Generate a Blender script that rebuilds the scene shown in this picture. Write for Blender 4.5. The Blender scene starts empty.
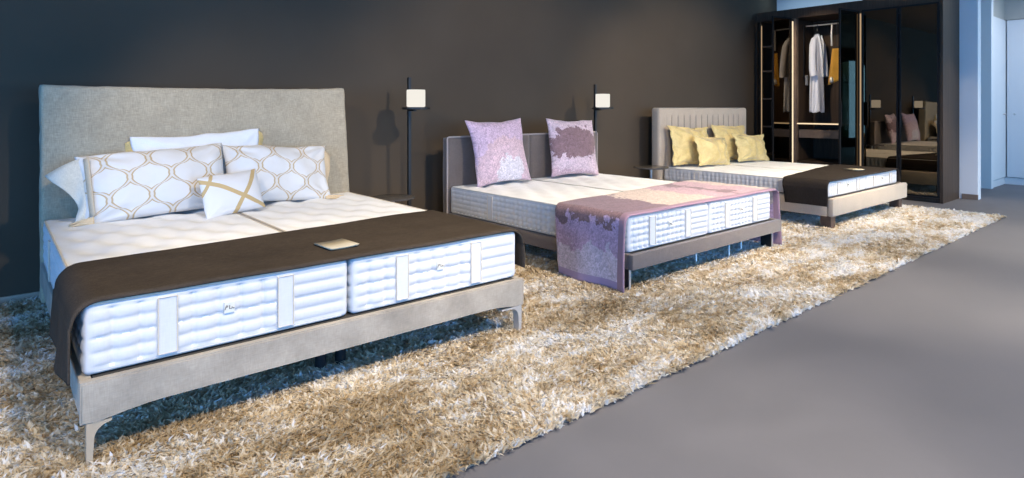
import bpy, bmesh, math, random
import numpy as np
from mathutils import Vector, Matrix, noise
sc = bpy.context.scene
COL = sc.collection
R = math.radians
PI = math.pi

# ------------------------------------------------------------------ camera
TH = 0.704
cam_d = bpy.data.cameras.new('camera')
cam = bpy.data.objects.new('camera', cam_d)
COL.objects.link(cam)
cam.location = (0, 0, 1.26)
cam.rotation_euler = (R(90), 0, -TH)
cam_d.sensor_width = 36
cam_d.lens = 615 / 1024 * 36
cam_d.shift_y = -(239 - 108.1) / 1024
cam_d.clip_start = 0.05
sc.camera = cam

# ------------------------------------------------------------------ view
sc.view_settings.view_transform = 'Standard'
sc.view_settings.look = 'None'
sc.view_settings.gamma = 1
sc.view_settings.use_curve_mapping = False
sc.view_settings.exposure = 0.0
sc.cycles.use_denoising = True
sc.cycles.max_bounces = 7
sc.cycles.diffuse_bounces = 4
sc.cycles.transparent_max_bounces = 8
sc.cycles.sample_clamp_indirect = 6

# ------------------------------------------------------------------ sky outside the windows
WORLD_STRENGTH = 1.0
w = bpy.data.worlds.new('world'); sc.world = w
w.use_nodes = True
wn = w.node_tree; wn.nodes.clear()
wo = wn.nodes.new('ShaderNodeOutputWorld'); wb = wn.nodes.new('ShaderNodeBackground')
wt_ = wn.nodes.new('ShaderNodeTexNoise'); wt_.inputs['Scale'].default_value = 9; wt_.inputs['Detail'].default_value = 6
wr_ = wn.nodes.new('ShaderNodeValToRGB')
for e_, (p_, c_) in zip(wr_.color_ramp.elements, ((0.42, (0.01, 0.07, 0.06, 1)), (0.56, (0.25, 0.65, 0.90, 1)))):
    e_.position = p_; e_.color = c_
wc_ = wn.nodes.new('ShaderNodeTexCoord')
wn.links.new(wc_.outputs['Generated'], wt_.inputs['Vector']); wn.links.new(wt_.outputs[0], wr_.inputs[0]); wn.links.new(wr_.outputs[0], wb.inputs['Color'])
wb.inputs['Strength'].default_value = WORLD_STRENGTH
wn.links.new(wb.outputs[0], wo.inputs[0])

# ------------------------------------------------------------------ lights
def area(name, loc, rot, sx, sy, power, color):
    d = bpy.data.lights.new(name, 'AREA'); d.shape = 'RECTANGLE'
    d.size = sx; d.size_y = sy; d.energy = power; d.color = color
    o = bpy.data.objects.new(name, d); COL.objects.link(o)
    o.location = loc; o.rotation_euler = rot
    return o
DAY = (0.14, 0.42, 1.0)
DAY_PALE = (0.52, 0.76, 1.0)
for x, w_, pw, c_ in ((-2.2, 4.6, 290, DAY), (3.4, 5.2, 270, DAY), (9.2, 5.2, 180, (0.25, 0.55, 1.0)), (13.3, 1.3, 130, DAY_PALE)):
    area('window_daylight', (x, -4.85, 1.55), (R(90), 0, 0), w_, 2.5, pw, c_)
area('window_daylight', (-5.85, 0.2, 1.55), (R(90), 0, R(-90)), 7.0, 2.5, 400, DAY)
# added fill brightens the upper end wall; then the corridor's white ceiling downlight
area('added_wall_fill', (9.95, 3.9, 3.17), (0, 0, 0), 0.12, 2.2, 7, (0.55, 0.80, 1.0))
area('corridor_light', (11.9, 0.6, 3.15), (0, 0, 0), 0.6, 2.4, 46, (0.86, 0.92, 1.0))
WARM = (1.0, 0.85, 0.65)
def spot(x, y, z, tx, ty, tz, power, ang, blend=0.6, color=WARM, rad=0.07):
    d = bpy.data.lights.new('ceiling_spot', 'SPOT'); d.energy = power; d.color = color
    d.spot_size = R(ang); d.spot_blend = blend; d.shadow_soft_size = rad
    o = bpy.data.objects.new('ceiling_spot', d); COL.objects.link(o)
    o.location = (x, y, z)
    o.rotation_euler = (Vector((tx, ty, tz)) - Vector((x, y, z))).to_track_quat('-Z', 'Y').to_euler()
    return o
# (lamp x, y, z, aim x, y, z, watts, cone)
SPOTS = [
    (-0.7, 2.2, 3.1, 1.9, 4.5, 0.7, 230, 48),
    (1.7, 1.3, 3.1, 1.5, 3.8, 0.5, 250, 58),
    (3.45, 1.7, 3.1, 4.2, 4.3, 0.8, 270, 84),
    (5.9, 1.6, 3.1, 4.8, 3.6, 0.5, 200, 60),
    (6.5, 1.6, 3.1, 7.3, 4.3, 0.8, 360, 84),
    (9.0, 1.6, 3.1, 8.0, 3.6, 0.5, 200, 66),
    (8.0, 3.9, 3.1, 9.9, 4.15, 1.9, 130, 40),
    (9.2, 0.4, 3.1, 9.9, 2.5, 1.0, 110, 34),
    (-0.9, 0.6, 3.1, -0.4, 2.0, 0.0, 320, 54),
    (1.0, 0.3, 3.1, 1.0, 1.6, 0.0, 420, 76),
    (3.4, 0.3, 3.1, 3.4, 1.7, 0.0, 500, 84),
    (5.9, 0.3, 3.1, 6.1, 1.7, 0.0, 520, 84),
    (8.6, 0.3, 3.1, 8.6, 1.5, 0.0, 400, 80),
]
for s_ in SPOTS:
    spot(*s_)

# ------------------------------------------------------------------ material helpers
class NT:
    def __init__(s, name):
        s.m = bpy.data.materials.new(name); s.m.use_nodes = True
        s.t = s.m.node_tree; s.t.nodes.clear()
        s.out = s.n('ShaderNodeOutputMaterial')
    def n(s, typ, **kw):
        nd = s.t.nodes.new(typ)
        for k, v in kw.items():
            setattr(nd, k, v)
        return nd
    def put(s, sock, v):
        if isinstance(v, bpy.types.NodeSocket):
            s.t.links.new(v, sock)
        elif v is not None:
            if sock.type == 'RGBA' and not hasattr(v, '__len__'):
                v = (v, v, v, 1)
            if sock.type == 'RGBA' and len(v) == 3:
                v = (*v, 1)
            sock.default_value = v
    def math(s, op, a, b=None, c=None, clamp=False):
        nd = s.n('ShaderNodeMath', operation=op, use_clamp=clamp)
        s.put(nd.inputs[0], a)
        if b is not None: s.put(nd.inputs[1], b)
        if c is not None: s.put(nd.inputs[2], c)
        return nd.outputs[0]
    def coord(s, kind='Object'):
        return s.n('ShaderNodeTexCoord').outputs[kind]
    def mapping(s, vec, scale=(1, 1, 1), loc=(0, 0, 0), rot=(0, 0, 0)):
        nd = s.n('ShaderNodeMapping'); s.put(nd.inputs['Vector'], vec)
        nd.inputs['Scale'].default_value = scale; nd.inputs['Location'].default_value = loc
        nd.inputs['Rotation'].default_value = rot
        return nd.outputs[0]
    def noise(s, vec, scale=5, detail=2, rough=0.5, dist=0.0, out='Fac'):
        nd = s.n('ShaderNodeTexNoise'); s.put(nd.inputs['Vector'], vec)
        nd.inputs['Scale'].default_value = scale; nd.inputs['Detail'].default_value = detail
        nd.inputs['Roughness'].default_value = rough; nd.inputs['Distortion'].default_value = dist
        return nd.outputs[out]
    def ramp(s, fac, stops, interp='LINEAR'):
        nd = s.n('ShaderNodeValToRGB'); nd.color_ramp.interpolation = interp
        el = nd.color_ramp.elements
        while len(el) < len(stops): el.new(0.5)
        for e, (p, c) in zip(el, stops):
            e.position = p; e.color = (*c, 1) if len(c) == 3 else c
        s.put(nd.inputs[0], fac)
        return nd.outputs[0]
    def mix(s, fac, a, b, mode='MIX'):
        nd = s.n('ShaderNodeMix', data_type='RGBA', blend_type=mode)
        s.put(nd.inputs[0], fac); s.put(nd.inputs[6], a); s.put(nd.inputs[7], b)
        return nd.outputs[2]
    def sep(s, vec):
        nd = s.n('ShaderNodeSeparateXYZ'); s.put(nd.inputs[0], vec)
        return nd.outputs
    def bump(s, height, strength=0.3, dist=0.01):
        nd = s.n('ShaderNodeBump'); s.put(nd.inputs['Height'], height)
        nd.inputs['Strength'].default_value = strength; nd.inputs['Distance'].default_value = dist
        return nd.outputs[0]
    def pbr(s, color, rough=0.8, normal=None, metal=0.0, spec=None, sheen=None, trans=None, emis=None, es=0):
        b = s.n('ShaderNodeBsdfPrincipled')
        s.put(b.inputs['Base Color'], color); s.put(b.inputs['Roughness'], rough)
        s.put(b.inputs['Metallic'], metal)
        if normal is not None: s.put(b.inputs['Normal'], normal)
        if spec is not None: s.put(b.inputs['Specular IOR Level'], spec)
        if sheen is not None: b.inputs['Sheen Weight'].default_value = sheen
        if emis is not None:
            s.put(b.inputs['Emission Color'], emis); b.inputs['Emission Strength'].default_value = es
        s.t.links.new(b.outputs[0], s.out.inputs[0])
        return b

def plain(name, c, rough=0.6, metal=0.0, spec=None, var=0.06, scale=30):
    m = NT(name); co = m.coord()
    nz = m.noise(co, scale, 3)
    lo = tuple(x * (1 - var) for x in c); hi = tuple(min(1, x * (1 + var)) for x in c)
    m.pbr(m.ramp(nz, [(0.3, lo), (0.7, hi)]), rough, metal=metal, spec=spec)
    return m.m

def fabric(name, c, thread=420, var=0.12, cloud=0.10, rough=0.95, bump=0.25, sheen=0.15, spec=0.2):
    """woven cloth: crossed stretched noises give warp and weft threads"""
    m = NT(name); co = m.coord()
    a = m.noise(m.mapping(co, (0.12, 1, 1)), thread, 2)
    b = m.noise(m.mapping(co, (1, 1, 0.12)), thread, 2)
    th = m.math('MULTIPLY', m.math('ADD', a, b), 0.5)
    cl = m.noise(co, 6, 4, 0.6)
    lo = tuple(x * (1 - var * 2) for x in c); hi = tuple(min(1, x * (1 + var * 2)) for x in c)
    col = m.ramp(th, [(0.3, lo), (0.7, hi)])
    col = m.mix(1.0, col, m.ramp(cl, [(0.3, (1 - cloud,) * 3), (0.7, (1 + cloud,) * 3)]), 'MULTIPLY')
    m.pbr(col, rough, m.bump(th, bump, 0.002), spec=spec, sheen=sheen)
    return m.m

# ------------------------------------------------------------------ materials
M = {}
M['linen'] = fabric('linen_upholstery', (0.42, 0.35, 0.245), 250, 0.13, 0.10)
M['linen_rail'] = fabric('linen_rail_upholstery', (0.34, 0.295, 0.235), 260, 0.07, 0.22)
M['taupe'] = fabric('taupe_upholstery', (0.145, 0.118, 0.105), 300, 0.08, 0.06, sheen=0.3)
M['taupe_edge'] = fabric('taupe_piping', (0.36, 0.31, 0.29), 300, 0.05, 0.04)
M['greige'] = fabric('greige_upholstery', (0.43, 0.355, 0.275), 300, 0.05, 0.05, sheen=0.3)
M['groove_shade'] = plain('dark_groove_shade', (0.06, 0.05, 0.04), 0.9)  # near-black colour for the painted shade in the headboard grooves
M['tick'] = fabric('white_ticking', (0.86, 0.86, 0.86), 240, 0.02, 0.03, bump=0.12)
M['tick_side_dimmed'] = fabric('white_side_ticking_dimmed', (0.61, 0.61, 0.61), 240, 0.02, 0.02, bump=0.12)  # side ticking darkened in colour to offset overexposing light on those faces
M['tick_piping'] = fabric('mattress_piping', (0.52, 0.52, 0.50), 240, 0.03, 0.02)
M['tick_beige'] = fabric('beige_mattress_piping', (0.62, 0.54, 0.43), 240, 0.05, 0.02)
M['brown_wool'] = fabric('brown_wool_cloth', (0.054, 0.042, 0.032), 260, 0.22, 0.12, bump=0.35, sheen=0.0, spec=0.1)
M['dark_wool'] = fabric('dark_wool_cloth', (0.030, 0.024, 0.020), 260, 0.2, 0.10, bump=0.3, sheen=0.0, spec=0.1)
M['white_linen'] = fabric('white_bed_linen', (0.80, 0.80, 0.80), 500, 0.02, 0.02, bump=0.08)
M['gold'] = fabric('gold_trim', (0.62, 0.45, 0.18), 300, 0.1, 0.1, sheen=0.3, spec=0.4)
M['band'] = fabric('beige_band', (0.55, 0.45, 0.32), 400, 0.08, 0.1, bump=0.1)
M['peach'] = fabric('peach_linen', (0.66, 0.50, 0.31), 400, 0.08, 0.1, bump=0.1)
M['flange'] = fabric('pale_linen_flange', (0.66, 0.62, 0.52), 400, 0.08, 0.1, bump=0.1)
M['card'] = plain('cream_card', (0.44, 0.38, 0.27), 0.6)
M['ink'] = plain('dark_ink', (0.12, 0.10, 0.09), 0.7)
M['label'] = plain('label_cloth', (0.66, 0.64, 0.56), 0.8)
M['chrome'] = plain('brushed_steel', (0.62, 0.59, 0.55), 0.35, 0.6, var=0.03)
M['bronze'] = plain('champagne_steel', (0.55, 0.44, 0.31), 0.4, 0.4, var=0.04)
M['black'] = plain('black_metal', (0.012, 0.011, 0.010), 0.45)
M['black_plastic'] = plain('black_plastic', (0.010, 0.010, 0.012), 0.5)
M['darkwood_leg'] = plain('dark_wood_leg', (0.10, 0.055, 0.035), 0.5)
M['table_top'] = plain('dark_table_top', (0.07, 0.062, 0.055), 0.25)
M['alu'] = plain('dark_aluminium', (0.016, 0.015, 0.015), 0.55, 0.0, spec=0.12)
M['white_cloth'] = fabric('white_towelling', (0.78, 0.78, 0.82), 300, 0.03, 0.04, bump=0.2)
M['mustard'] = fabric('mustard_cloth', (0.55, 0.28, 0.04), 300, 0.06, 0.08)
M['grey_plastic'] = plain('grey_plastic', (0.22, 0.21, 0.20), 0.5)
M['slats'] = plain('bed_base_board', (0.05, 0.045, 0.04), 0.8)

def satin():
    m = NT('yellow_satin'); co = m.coord()
    cl = m.noise(co, 9, 4, 0.6, 0.6)
    col = m.ramp(cl, [(0.3, (0.58, 0.41, 0.13)), (0.7, (0.80, 0.62, 0.26))])
    wv = m.noise(m.mapping(co, (1, 1, 3)), 14, 3, 0.5, 0.8)
    m.pbr(col, 0.42, m.bump(wv, 0.5, 0.02), spec=0.5, sheen=0.3)
    return m.m
M['satin'] = satin()

def wall_mat():
    m = NT('dark_wall_paint'); co = m.coord()
    nz = m.noise(co, 1.4, 3); fine = m.noise(co, 160, 2)
    col = m.ramp(nz, [(0.3, (0.074, 0.055, 0.037)), (0.7, (0.084, 0.063, 0.043))])
    m.pbr(col, 0.85, m.bump(fine, 0.05, 0.002), spec=0.25)
    return m.m
M['wall'] = wall_mat()
def floor_mat():
    m = NT('grey_floor'); co = m.coord()
    nz = m.noise(co, 2.2, 6, 0.62, 0.4); fine = m.noise(co, 220, 2)
    col = m.ramp(nz, [(0.3, (0.138, 0.140, 0.160)), (0.7, (0.160, 0.161, 0.183))])
    m.pbr(col, m.ramp(nz, [(0.3, (0.55,) * 3), (0.7, (0.68,) * 3)]), m.bump(fine, 0.08, 0.002), spec=0.3)
    return m.m
M['floor'] = floor_mat()
M['white_wall'] = plain('white_wall_paint', (0.74, 0.74, 0.74), 0.8, var=0.01, scale=3)
M['white_door'] = plain('white_lacquer', (0.72, 0.71, 0.70), 0.5, var=0.01, scale=3)
M['bulkhead'] = plain('beige_bulkhead_paint', (0.46, 0.43, 0.38), 0.8, var=0.02, scale=3)
M['skirting'] = plain('brown_skirting', (0.20, 0.14, 0.10), 0.6)
M['skirting_pale'] = plain('beige_skirting', (0.42, 0.33, 0.25), 0.6)
M['ceiling'] = plain('brown_ceiling_paint', (0.12, 0.10, 0.075), 0.9, var=0.03, scale=2)
def wood():
    m = NT('dark_stained_oak'); co = m.coord()
    g = m.noise(m.mapping(co, (9, 9, 0.25)), 9, 5, 0.6, 0.3)
    col = m.ramp(g, [(0.3, (0.050, 0.033, 0.022)), (0.7, (0.095, 0.064, 0.044))])
    m.pbr(col, 0.5, m.bump(g, 0.15, 0.003), spec=0.12)
    return m.m
M['wood'] = wood()
M['wood_light'] = plain('walnut_panel', (0.20, 0.13, 0.085), 0.5, var=0.15, scale=12)
def glass(name, tint, refl, fac):
    m = NT(name)
    t = m.n('ShaderNodeBsdfTransparent'); m.put(t.inputs[0], tint)
    g = m.n('ShaderNodeBsdfGlossy'); m.put(g.inputs[0], refl); g.inputs['Roughness'].default_value = 0.015
    x = m.n('ShaderNodeMixShader'); x.inputs[0].default_value = fac
    m.t.links.new(t.outputs[0], x.inputs[1]); m.t.links.new(g.outputs[0], x.inputs[2])
    m.t.links.new(x.outputs[0], m.out.inputs[0])
    return m.m
M['smoked_glass'] = glass('smoked_mirror_glass', (0.20, 0.17, 0.14), (0.45, 0.375, 0.28), 0.5)
M['window_glass'] = glass('window_pane_glass', (0.95, 0.97, 0.97), (0.9, 0.9, 0.9), 0.04)
def emit(name, c, s):
    m = NT(name); e = m.n('ShaderNodeEmission'); m.put(e.inputs[0], c); e.inputs[1].default_value = s
    m.t.links.new(e.outputs[0], m.out.inputs[0]); return m.m
M['led'] = emit('warm_led_strip', (1.0, 0.78, 0.50), 1.3)
M['led_dim'] = emit('dim_led_strip', (0.9, 0.62, 0.36), 0.55)
M['opal'] = emit('lit_opal_glass', (1.0, 0.95, 0.86), 0.92)

def ogee():
    """interlaced ogee lattice embroidered in gold on white"""
    m = NT('ogee_embroidered_linen'); uv = m.sep(m.coord('UV'))
    x = m.math('DIVIDE', uv[0], 0.122)
    cw_ = m.math('COSINE', m.math('MULTIPLY', uv[1], 2 * PI / 0.25))
    cs = m.math('MULTIPLY', m.math('MULTIPLY', m.math('SIGN', cw_), m.math('POWER', m.math('ABSOLUTE', cw_), 0.68)), 0.52)
    # sharpen the wave a little so that it reads as an ogee
    def band(sign, off):
        v = m.math('ADD', x, off)
        v = m.math('SUBTRACT' if sign > 0 else 'ADD', v, cs)
        f = m.math('FLOORED_MODULO', v, 2.0)
        return m.math('ABSOLUTE', m.math('SUBTRACT', f, 1.0))
    d = m.math('MINIMUM', band(1, 1.0), band(-1, 2.0))
    line = m.math('LESS_THAN', m.math('ABSOLUTE', m.math('SUBTRACT', d, 0.11)), 0.045)
    fill = m.math('MULTIPLY', m.math('LESS_THAN', d, 0.11), 0.2)
    fac = m.math('MAXIMUM', line, fill)
    col = m.mix(m.math('MULTIPLY', fac, 0.9), (0.74, 0.71, 0.67), (0.52, 0.36, 0.17))
    wv = m.noise(m.coord(), 16, 3, 0.5)
    m.pbr(col, 0.8, m.bump(wv, 0.12, 0.02), spec=0.3, sheen=0.1)
    return m.m
M['ogee'] = ogee()

def ribbons():
    m = NT('white_linen_with_gold_ribbons'); uv = m.sep(m.coord('UV'))
    def line(a, b, c, half):
        # |a*u + b*v - c| < half, metres
        L = math.hypot(a, b)
        e = m.math('SUBTRACT', m.math('ADD', m.math('MULTIPLY', uv[0], a / L), m.math('MULTIPLY', uv[1], b / L)), c / L)
        return m.math('LESS_THAN', m.math('ABSOLUTE', e), half)
    # u -0.2..0.2, v 0..0.26
    l1 = line(0.22, 0.36, 0.046, 0.014)        # down from the upper left corner
    l2 = line(0.24, -0.17, -0.004, 0.014)      # up to the upper right corner
    l3 = line(0.24, -0.17, -0.075, 0.010)
    fac = m.math('MAXIMUM', m.math('MAXIMUM', l1, l2), l3)
    col = m.mix(fac, (0.74, 0.72, 0.70), (0.56, 0.40, 0.19))
    wv = m.noise(m.coord(), 18, 3)
    m.pbr(col, 0.8, m.bump(wv, 0.12, 0.02), spec=0.3)
    return m.m
M['ribbons'] = ribbons()

def jacquard(name, stops, axis=0, off=0.0, length=1.0, amp=0.10, scale=7, border=None, seed=0.0, radial=None):
    """flower-edged fields of woven colour; stops run along one UV axis (metres)"""
    m = NT(name); uvv = m.coord('UV'); uv = m.sep(uvv)
    co = m.mapping(uvv, loc=(seed, seed * 0.7, 0))
    vor = m.n('ShaderNodeTexVoronoi'); vor.inputs['Scale'].default_value = scale * 1.7
    m.put(vor.inputs['Vector'], m.mix(0.12, co, m.noise(co, scale * 2, 4, 0.7, out='Color')))
    big = m.math('SUBTRACT', m.noise(co, scale * 0.42, 3, 0.6), 0.5)
    fin = m.math('SUBTRACT', vor.outputs['Distance'], 0.35)
    vor2 = m.n('ShaderNodeTexVoronoi'); vor2.inputs['Scale'].default_value = scale * 5; m.put(vor2.inputs['Vector'], co)
    src = uv[axis]
    if radial:
        dx_ = m.math('DIVIDE', m.math('SUBTRACT', uv[0], radial[0]), radial[2])
        dy_ = m.math('DIVIDE', m.math('SUBTRACT', uv[1], radial[1]), radial[3])
        src = m.math('SQRT', m.math('ADD', m.math('MULTIPLY', dx_, dx_), m.math('MULTIPLY', dy_, dy_)))
    s = m.math('DIVIDE', m.math('SUBTRACT', src, off), length)
    s = m.math('ADD', s, m.math('MULTIPLY', big, amp * 4 / length))
    s = m.math('ADD', s, m.math('MULTIPLY', fin, amp * 2.4 / length))
    s = m.math('ADD', s, m.math('MULTIPLY', m.math('SUBTRACT', vor2.outputs['Distance'], 0.4), amp * 0.9 / length))
    col = m.ramp(s, stops, 'CONSTANT')
    lace = m.noise(co, 38, 4, 0.75, 1.5)
    lv = m.ramp(lace, [(0.36, (0.66,) * 3), (0.5, (1.0,) * 3), (0.62, (1.35,) * 3)])
    col = m.mix(1.0, col, lv, 'MULTIPLY')
    if border is not None:
        for (ax, lo, hi, bc) in border:
            a = m.math('GREATER_THAN', uv[ax], lo); b = m.math('LESS_THAN', uv[ax], hi)
            col = m.mix(m.math('MULTIPLY', a, b), col, bc)
    wv = m.noise(uvv, 300, 2)
    m.pbr(col, 0.75, m.bump(m.math('ADD', m.math('MULTIPLY', lace, 0.6), m.math('MULTIPLY', wv, 0.4)), 0.2, 0.003), spec=0.3, sheen=0.25)
    return m.m
MAU = (0.235, 0.140, 0.145); LIL = (0.50, 0.35, 0.48); PLI = (0.60, 0.52, 0.60); CRE = (0.62, 0.50, 0.42); PNK = (0.52, 0.34, 0.38)
M['throw_jacq'] = jacquard('mauve_flower_jacquard',
    [(0.0, PLI), (0.085, LIL), (0.160, MAU), (0.36, CRE), (0.56, PNK), (0.66, MAU), (0.70, PNK), (0.80, CRE), (0.90, LIL)],
    0, 0.0, 3.05, 0.075, 6, border=[(0, -1, 0.055, (0.40, 0.30, 0.46)), (1, -1, 0.055, (0.33, 0.20, 0.24))], seed=3.3)
M['cushion_lilac'] = jacquard('lilac_flower_jacquard',
    [(0.0, (0.62, 0.57, 0.60)), (0.40, (0.56, 0.40, 0.44)), (0.80, (0.54, 0.38, 0.41)), (0.94, (0.52, 0.38, 0.48))], 1, 0.0, 1.0, 0.09, 9, seed=1.7, radial=(0.05, 0.10, 0.50, 0.40))
M['cushion_mauve'] = jacquard('mauve_patch_jacquard',
    [(0.0, (0.215, 0.13, 0.14)), (0.60, (0.56, 0.43, 0.47)), (1.0, (0.46, 0.32, 0.36))], 1, 0.0, 1.0, 0.11, 8, seed=6.1, radial=(0.0, 0.36, 0.62, 0.36))

# ------------------------------------------------------------------ mesh helpers
def link_mesh(name, verts, faces, mat=None, parent=None, smooth=True, uvs=None):
    me = bpy.data.meshes.new(name)
    me.from_pydata([tuple(v) for v in verts], [], faces)
    if uvs is not None:
        ul = me.uv_layers.new(name='UVMap')
        idx = np.zeros(len(me.loops), dtype=np.int32); me.loops.foreach_get('vertex_index', idx)
        ul.data.foreach_set('uv', np.asarray(uvs, dtype=np.float32)[idx].ravel())
    if smooth:
        me.polygons.foreach_set('use_smooth', [True] * len(me.polygons))
    me.update()
    o = bpy.data.objects.new(name, me); COL.objects.link(o)
    if mat: me.materials.append(M[mat] if isinstance(mat, str) else mat)
    if parent: o.parent = parent
    return o

def tag(o, label=None, cat=None, group=None, kind=None):
    if label: o['label'] = label
    if cat: o['category'] = cat
    if group: o['group'] = group
    if kind: o['kind'] = kind
    return o
def thing(name, label, cat, loc=(0, 0, 0), rz=0, group=None):
    o = bpy.data.objects.new(name, None); COL.objects.link(o)
    o.location = loc; o.rotation_euler = (0, 0, rz); o.empty_display_size = 0.1
    return tag(o, label, cat, group)
def copy_tree(o, parent=None):
    c = o.copy(); COL.objects.link(c)
    c.parent = parent
    for ch in list(o.children):
        copy_tree(ch, c)
    return c

class MB:
    """collects boxes, tubes and lathes into ONE mesh"""
    def __init__(s): s.bm = bmesh.new()
    def box(s, x0, x1, y0, y1, z0, z1, bev=0.0, seg=2, mat=None):
        b = bmesh.new()
        bmesh.ops.create_cube(b, size=1)
        for v in b.verts:
            v.co = Vector(((x0 + x1) / 2 + v.co.x * (x1 - x0), (y0 + y1) / 2 + v.co.y * (y1 - y0), (z0 + z1) / 2 + v.co.z * (z1 - z0)))
        if bev > 0:
            bmesh.ops.bevel(b, geom=list(b.edges), offset=bev, segments=seg, affect='EDGES', profile=0.5)
        if mat is not None: b.transform(mat)
        s._add(b); return s
    def _add(s, b):
        me = bpy.data.meshes.new('tmp'); b.to_mesh(me); b.free()
        s.bm.from_mesh(me); bpy.data.meshes.remove(me)
    def tube(s, pts, r, n=8, closed=False, cap=True):
        pts = [Vector(p) for p in pts]; N = len(pts); rings = []
        up = Vector((0, 0, 1)); prev = None
        for i, p in enumerate(pts):
            a = pts[(i - 1) % N] if (closed or i > 0) else p
            b = pts[(i + 1) % N] if (closed or i < N - 1) else p
            t = (b - a).normalized()
            if prev is None:
                u = t.cross(up)
                if u.length < 1e-3: u = t.cross(Vector((1, 0, 0)))
            else:
                u = prev - t * prev.dot(t)
            u.normalize(); prev = u; v = t.cross(u)
            rr = r[i] if hasattr(r, '__len__') else r
            rings.append([s.bm.verts.new(p + (u * math.cos(2 * PI * k / n) + v * math.sin(2 * PI * k / n)) * rr) for k in range(n)])
        for i in range(N if closed else N - 1):
            A, B = rings[i], rings[(i + 1) % N]
            for k in range(n):
                s.bm.faces.new((A[k], A[(k + 1) % n], B[(k + 1) % n], B[k]))
        if not closed and cap:
            s.bm.faces.new(rings[0][::-1]); s.bm.faces.new(rings[-1])
        return s
    def lathe(s, prof, c=(0, 0, 0), n=40):
        rings = []
        for r, z in prof:
            rings.append([s.bm.verts.new((c[0] + r * math.cos(2 * PI * k / n), c[1] + r * math.sin(2 * PI * k / n), c[2] + z)) for k in range(n)])
        for A, B in zip(rings, rings[1:]):
            for k in range(n):
                s.bm.faces.new((A[k], A[(k + 1) % n], B[(k + 1) % n], B[k]))
        s.bm.faces.new(rings[0][::-1]); s.bm.faces.new(rings[-1]); return s
    def prism(s, outline, y0, y1):
        """outline in XZ extruded along Y"""
        a = [s.bm.verts.new((x, y0, z)) for x, z in outline]; b = [s.bm.verts.new((x, y1, z)) for x, z in outline]
        n = len(outline)
        s.bm.faces.new(a); s.bm.faces.new(b[::-1])
        for i in range(n):
            s.bm.faces.new((a[i], b[i], b[(i + 1) % n], a[(i + 1) % n]))
        return s
    def build(s, name, mat, parent=None, smooth=False):
        bmesh.ops.recalc_face_normals(s.bm, faces=s.bm.faces)
        me = bpy.data.meshes.new(name); s.bm.to_mesh(me); s.bm.free()
        if smooth:
            me.polygons.foreach_set('use_smooth', [True] * len(me.polygons))
            try: me.set_sharp_from_angle(angle=R(40))
            except Exception: pass
        me.materials.append(M[mat] if isinstance(mat, str) else mat)
        o = bpy.data.objects.new(name, me); COL.objects.link(o)
        if parent: o.parent = parent
        return o

def fbm(p, sc_=1.0, oct_=3):
    return noise.fractal(Vector(p) * sc_, 1.0, 2.0, oct_)

def rbox(name, b, r, n, disp=None, mat=None, parent=None, post=None):
    """soft box b=(x0,x1,y0,y1,z0,z1) with edge radius r, grid n=(nx,ny,nz), disp(face, p)-> offset along the normal"""
    x0, x1, y0, y1, z0, z1 = b
    lo = np.array((x0, y0, z0)); hi = np.array((x1, y1, z1)); ce = (lo + hi) / 2; h = (hi - lo) / 2
    r = min(r, *(h * 0.98))
    verts = []; faces = []; uvs = []
    for ax in range(3):
        for sg in (-1, 1):
            i, j = [(1, 2), (0, 2), (0, 1)][ax]
            ni, nj = n[i], n[j]
            base = len(verts)
            for a in range(ni + 1):
                for c_ in range(nj + 1):
                    p = np.zeros(3); p[ax] = sg * h[ax]
                    # angular spacing near the rounded edges
                    p[i] = h[i] * (2 * a / ni - 1); p[j] = h[j] * (2 * c_ / nj - 1)
                    q = np.clip(p, -(h - r), h - r)
                    d = p - q; L = np.linalg.norm(d)
                    nn = d / L
                    pos = ce + q + nn * r
                    flat = L
                    if disp is not None:
                        pos = pos + nn * disp('xyz'[ax] + ('-' if sg < 0 else '+'), ce + p, nn)
                    if post is not None: pos = post(pos)
                    verts.append(pos); uvs.append((p[i], p[j]))
            for a in range(ni):
                for c_ in range(nj):
                    k = base + a * (nj + 1) + c_
                    f = (k, k + nj + 1, k + nj + 2, k + 1)
                    flip = (sg < 0) ^ (ax == 1)
                    faces.append(f[::-1] if flip else f)
    o = link_mesh(name, verts, faces, mat, parent, True, uvs)
    bm = bmesh.new(); bm.from_mesh(o.data)
    bmesh.ops.remove_doubles(bm, verts=bm.verts, dist=0.0004)
    bmesh.ops.recalc_face_normals(bm, faces=bm.faces)
    bm.to_mesh(o.data); bm.free()
    return o

# ------------------------------------------------------------------ the room
XW0, XE, YB, YF, ZC = -6.0, 10.33, 5.12, -5.0, 3.2
def struct(name, mb, mat, parent=None, smooth=False):
    return tag(mb.build(name, mat, parent, smooth), kind='structure' if parent is None else None)
struct('floor', MB().box(XW0, 18.2, YF, YB + 0.2, -0.12, 0.0), 'floor')
struct('ceiling', MB().box(XW0, 18.2, YF, YB + 0.2, ZC, ZC + 0.12), 'ceiling')
struct('wall_back', MB().box(XW0, XE, YB, YB + 0.15, 0, ZC), 'wall')
struct('wall_end', MB().box(XE, XE + 0.16, 2.295, YB + 0.15, 0, ZC), 'white_wall')
struct('baseboard_end', MB().box(XE - 0.012, XE - 0.0005, 2.29, 2.475, 0.0, 0.07), 'skirting')
struct('baseboard_back', MB().box(XW0, XE - 0.02, YB - 0.014, YB - 0.0005, 0, 0.05), 'skirting_pale')
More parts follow.
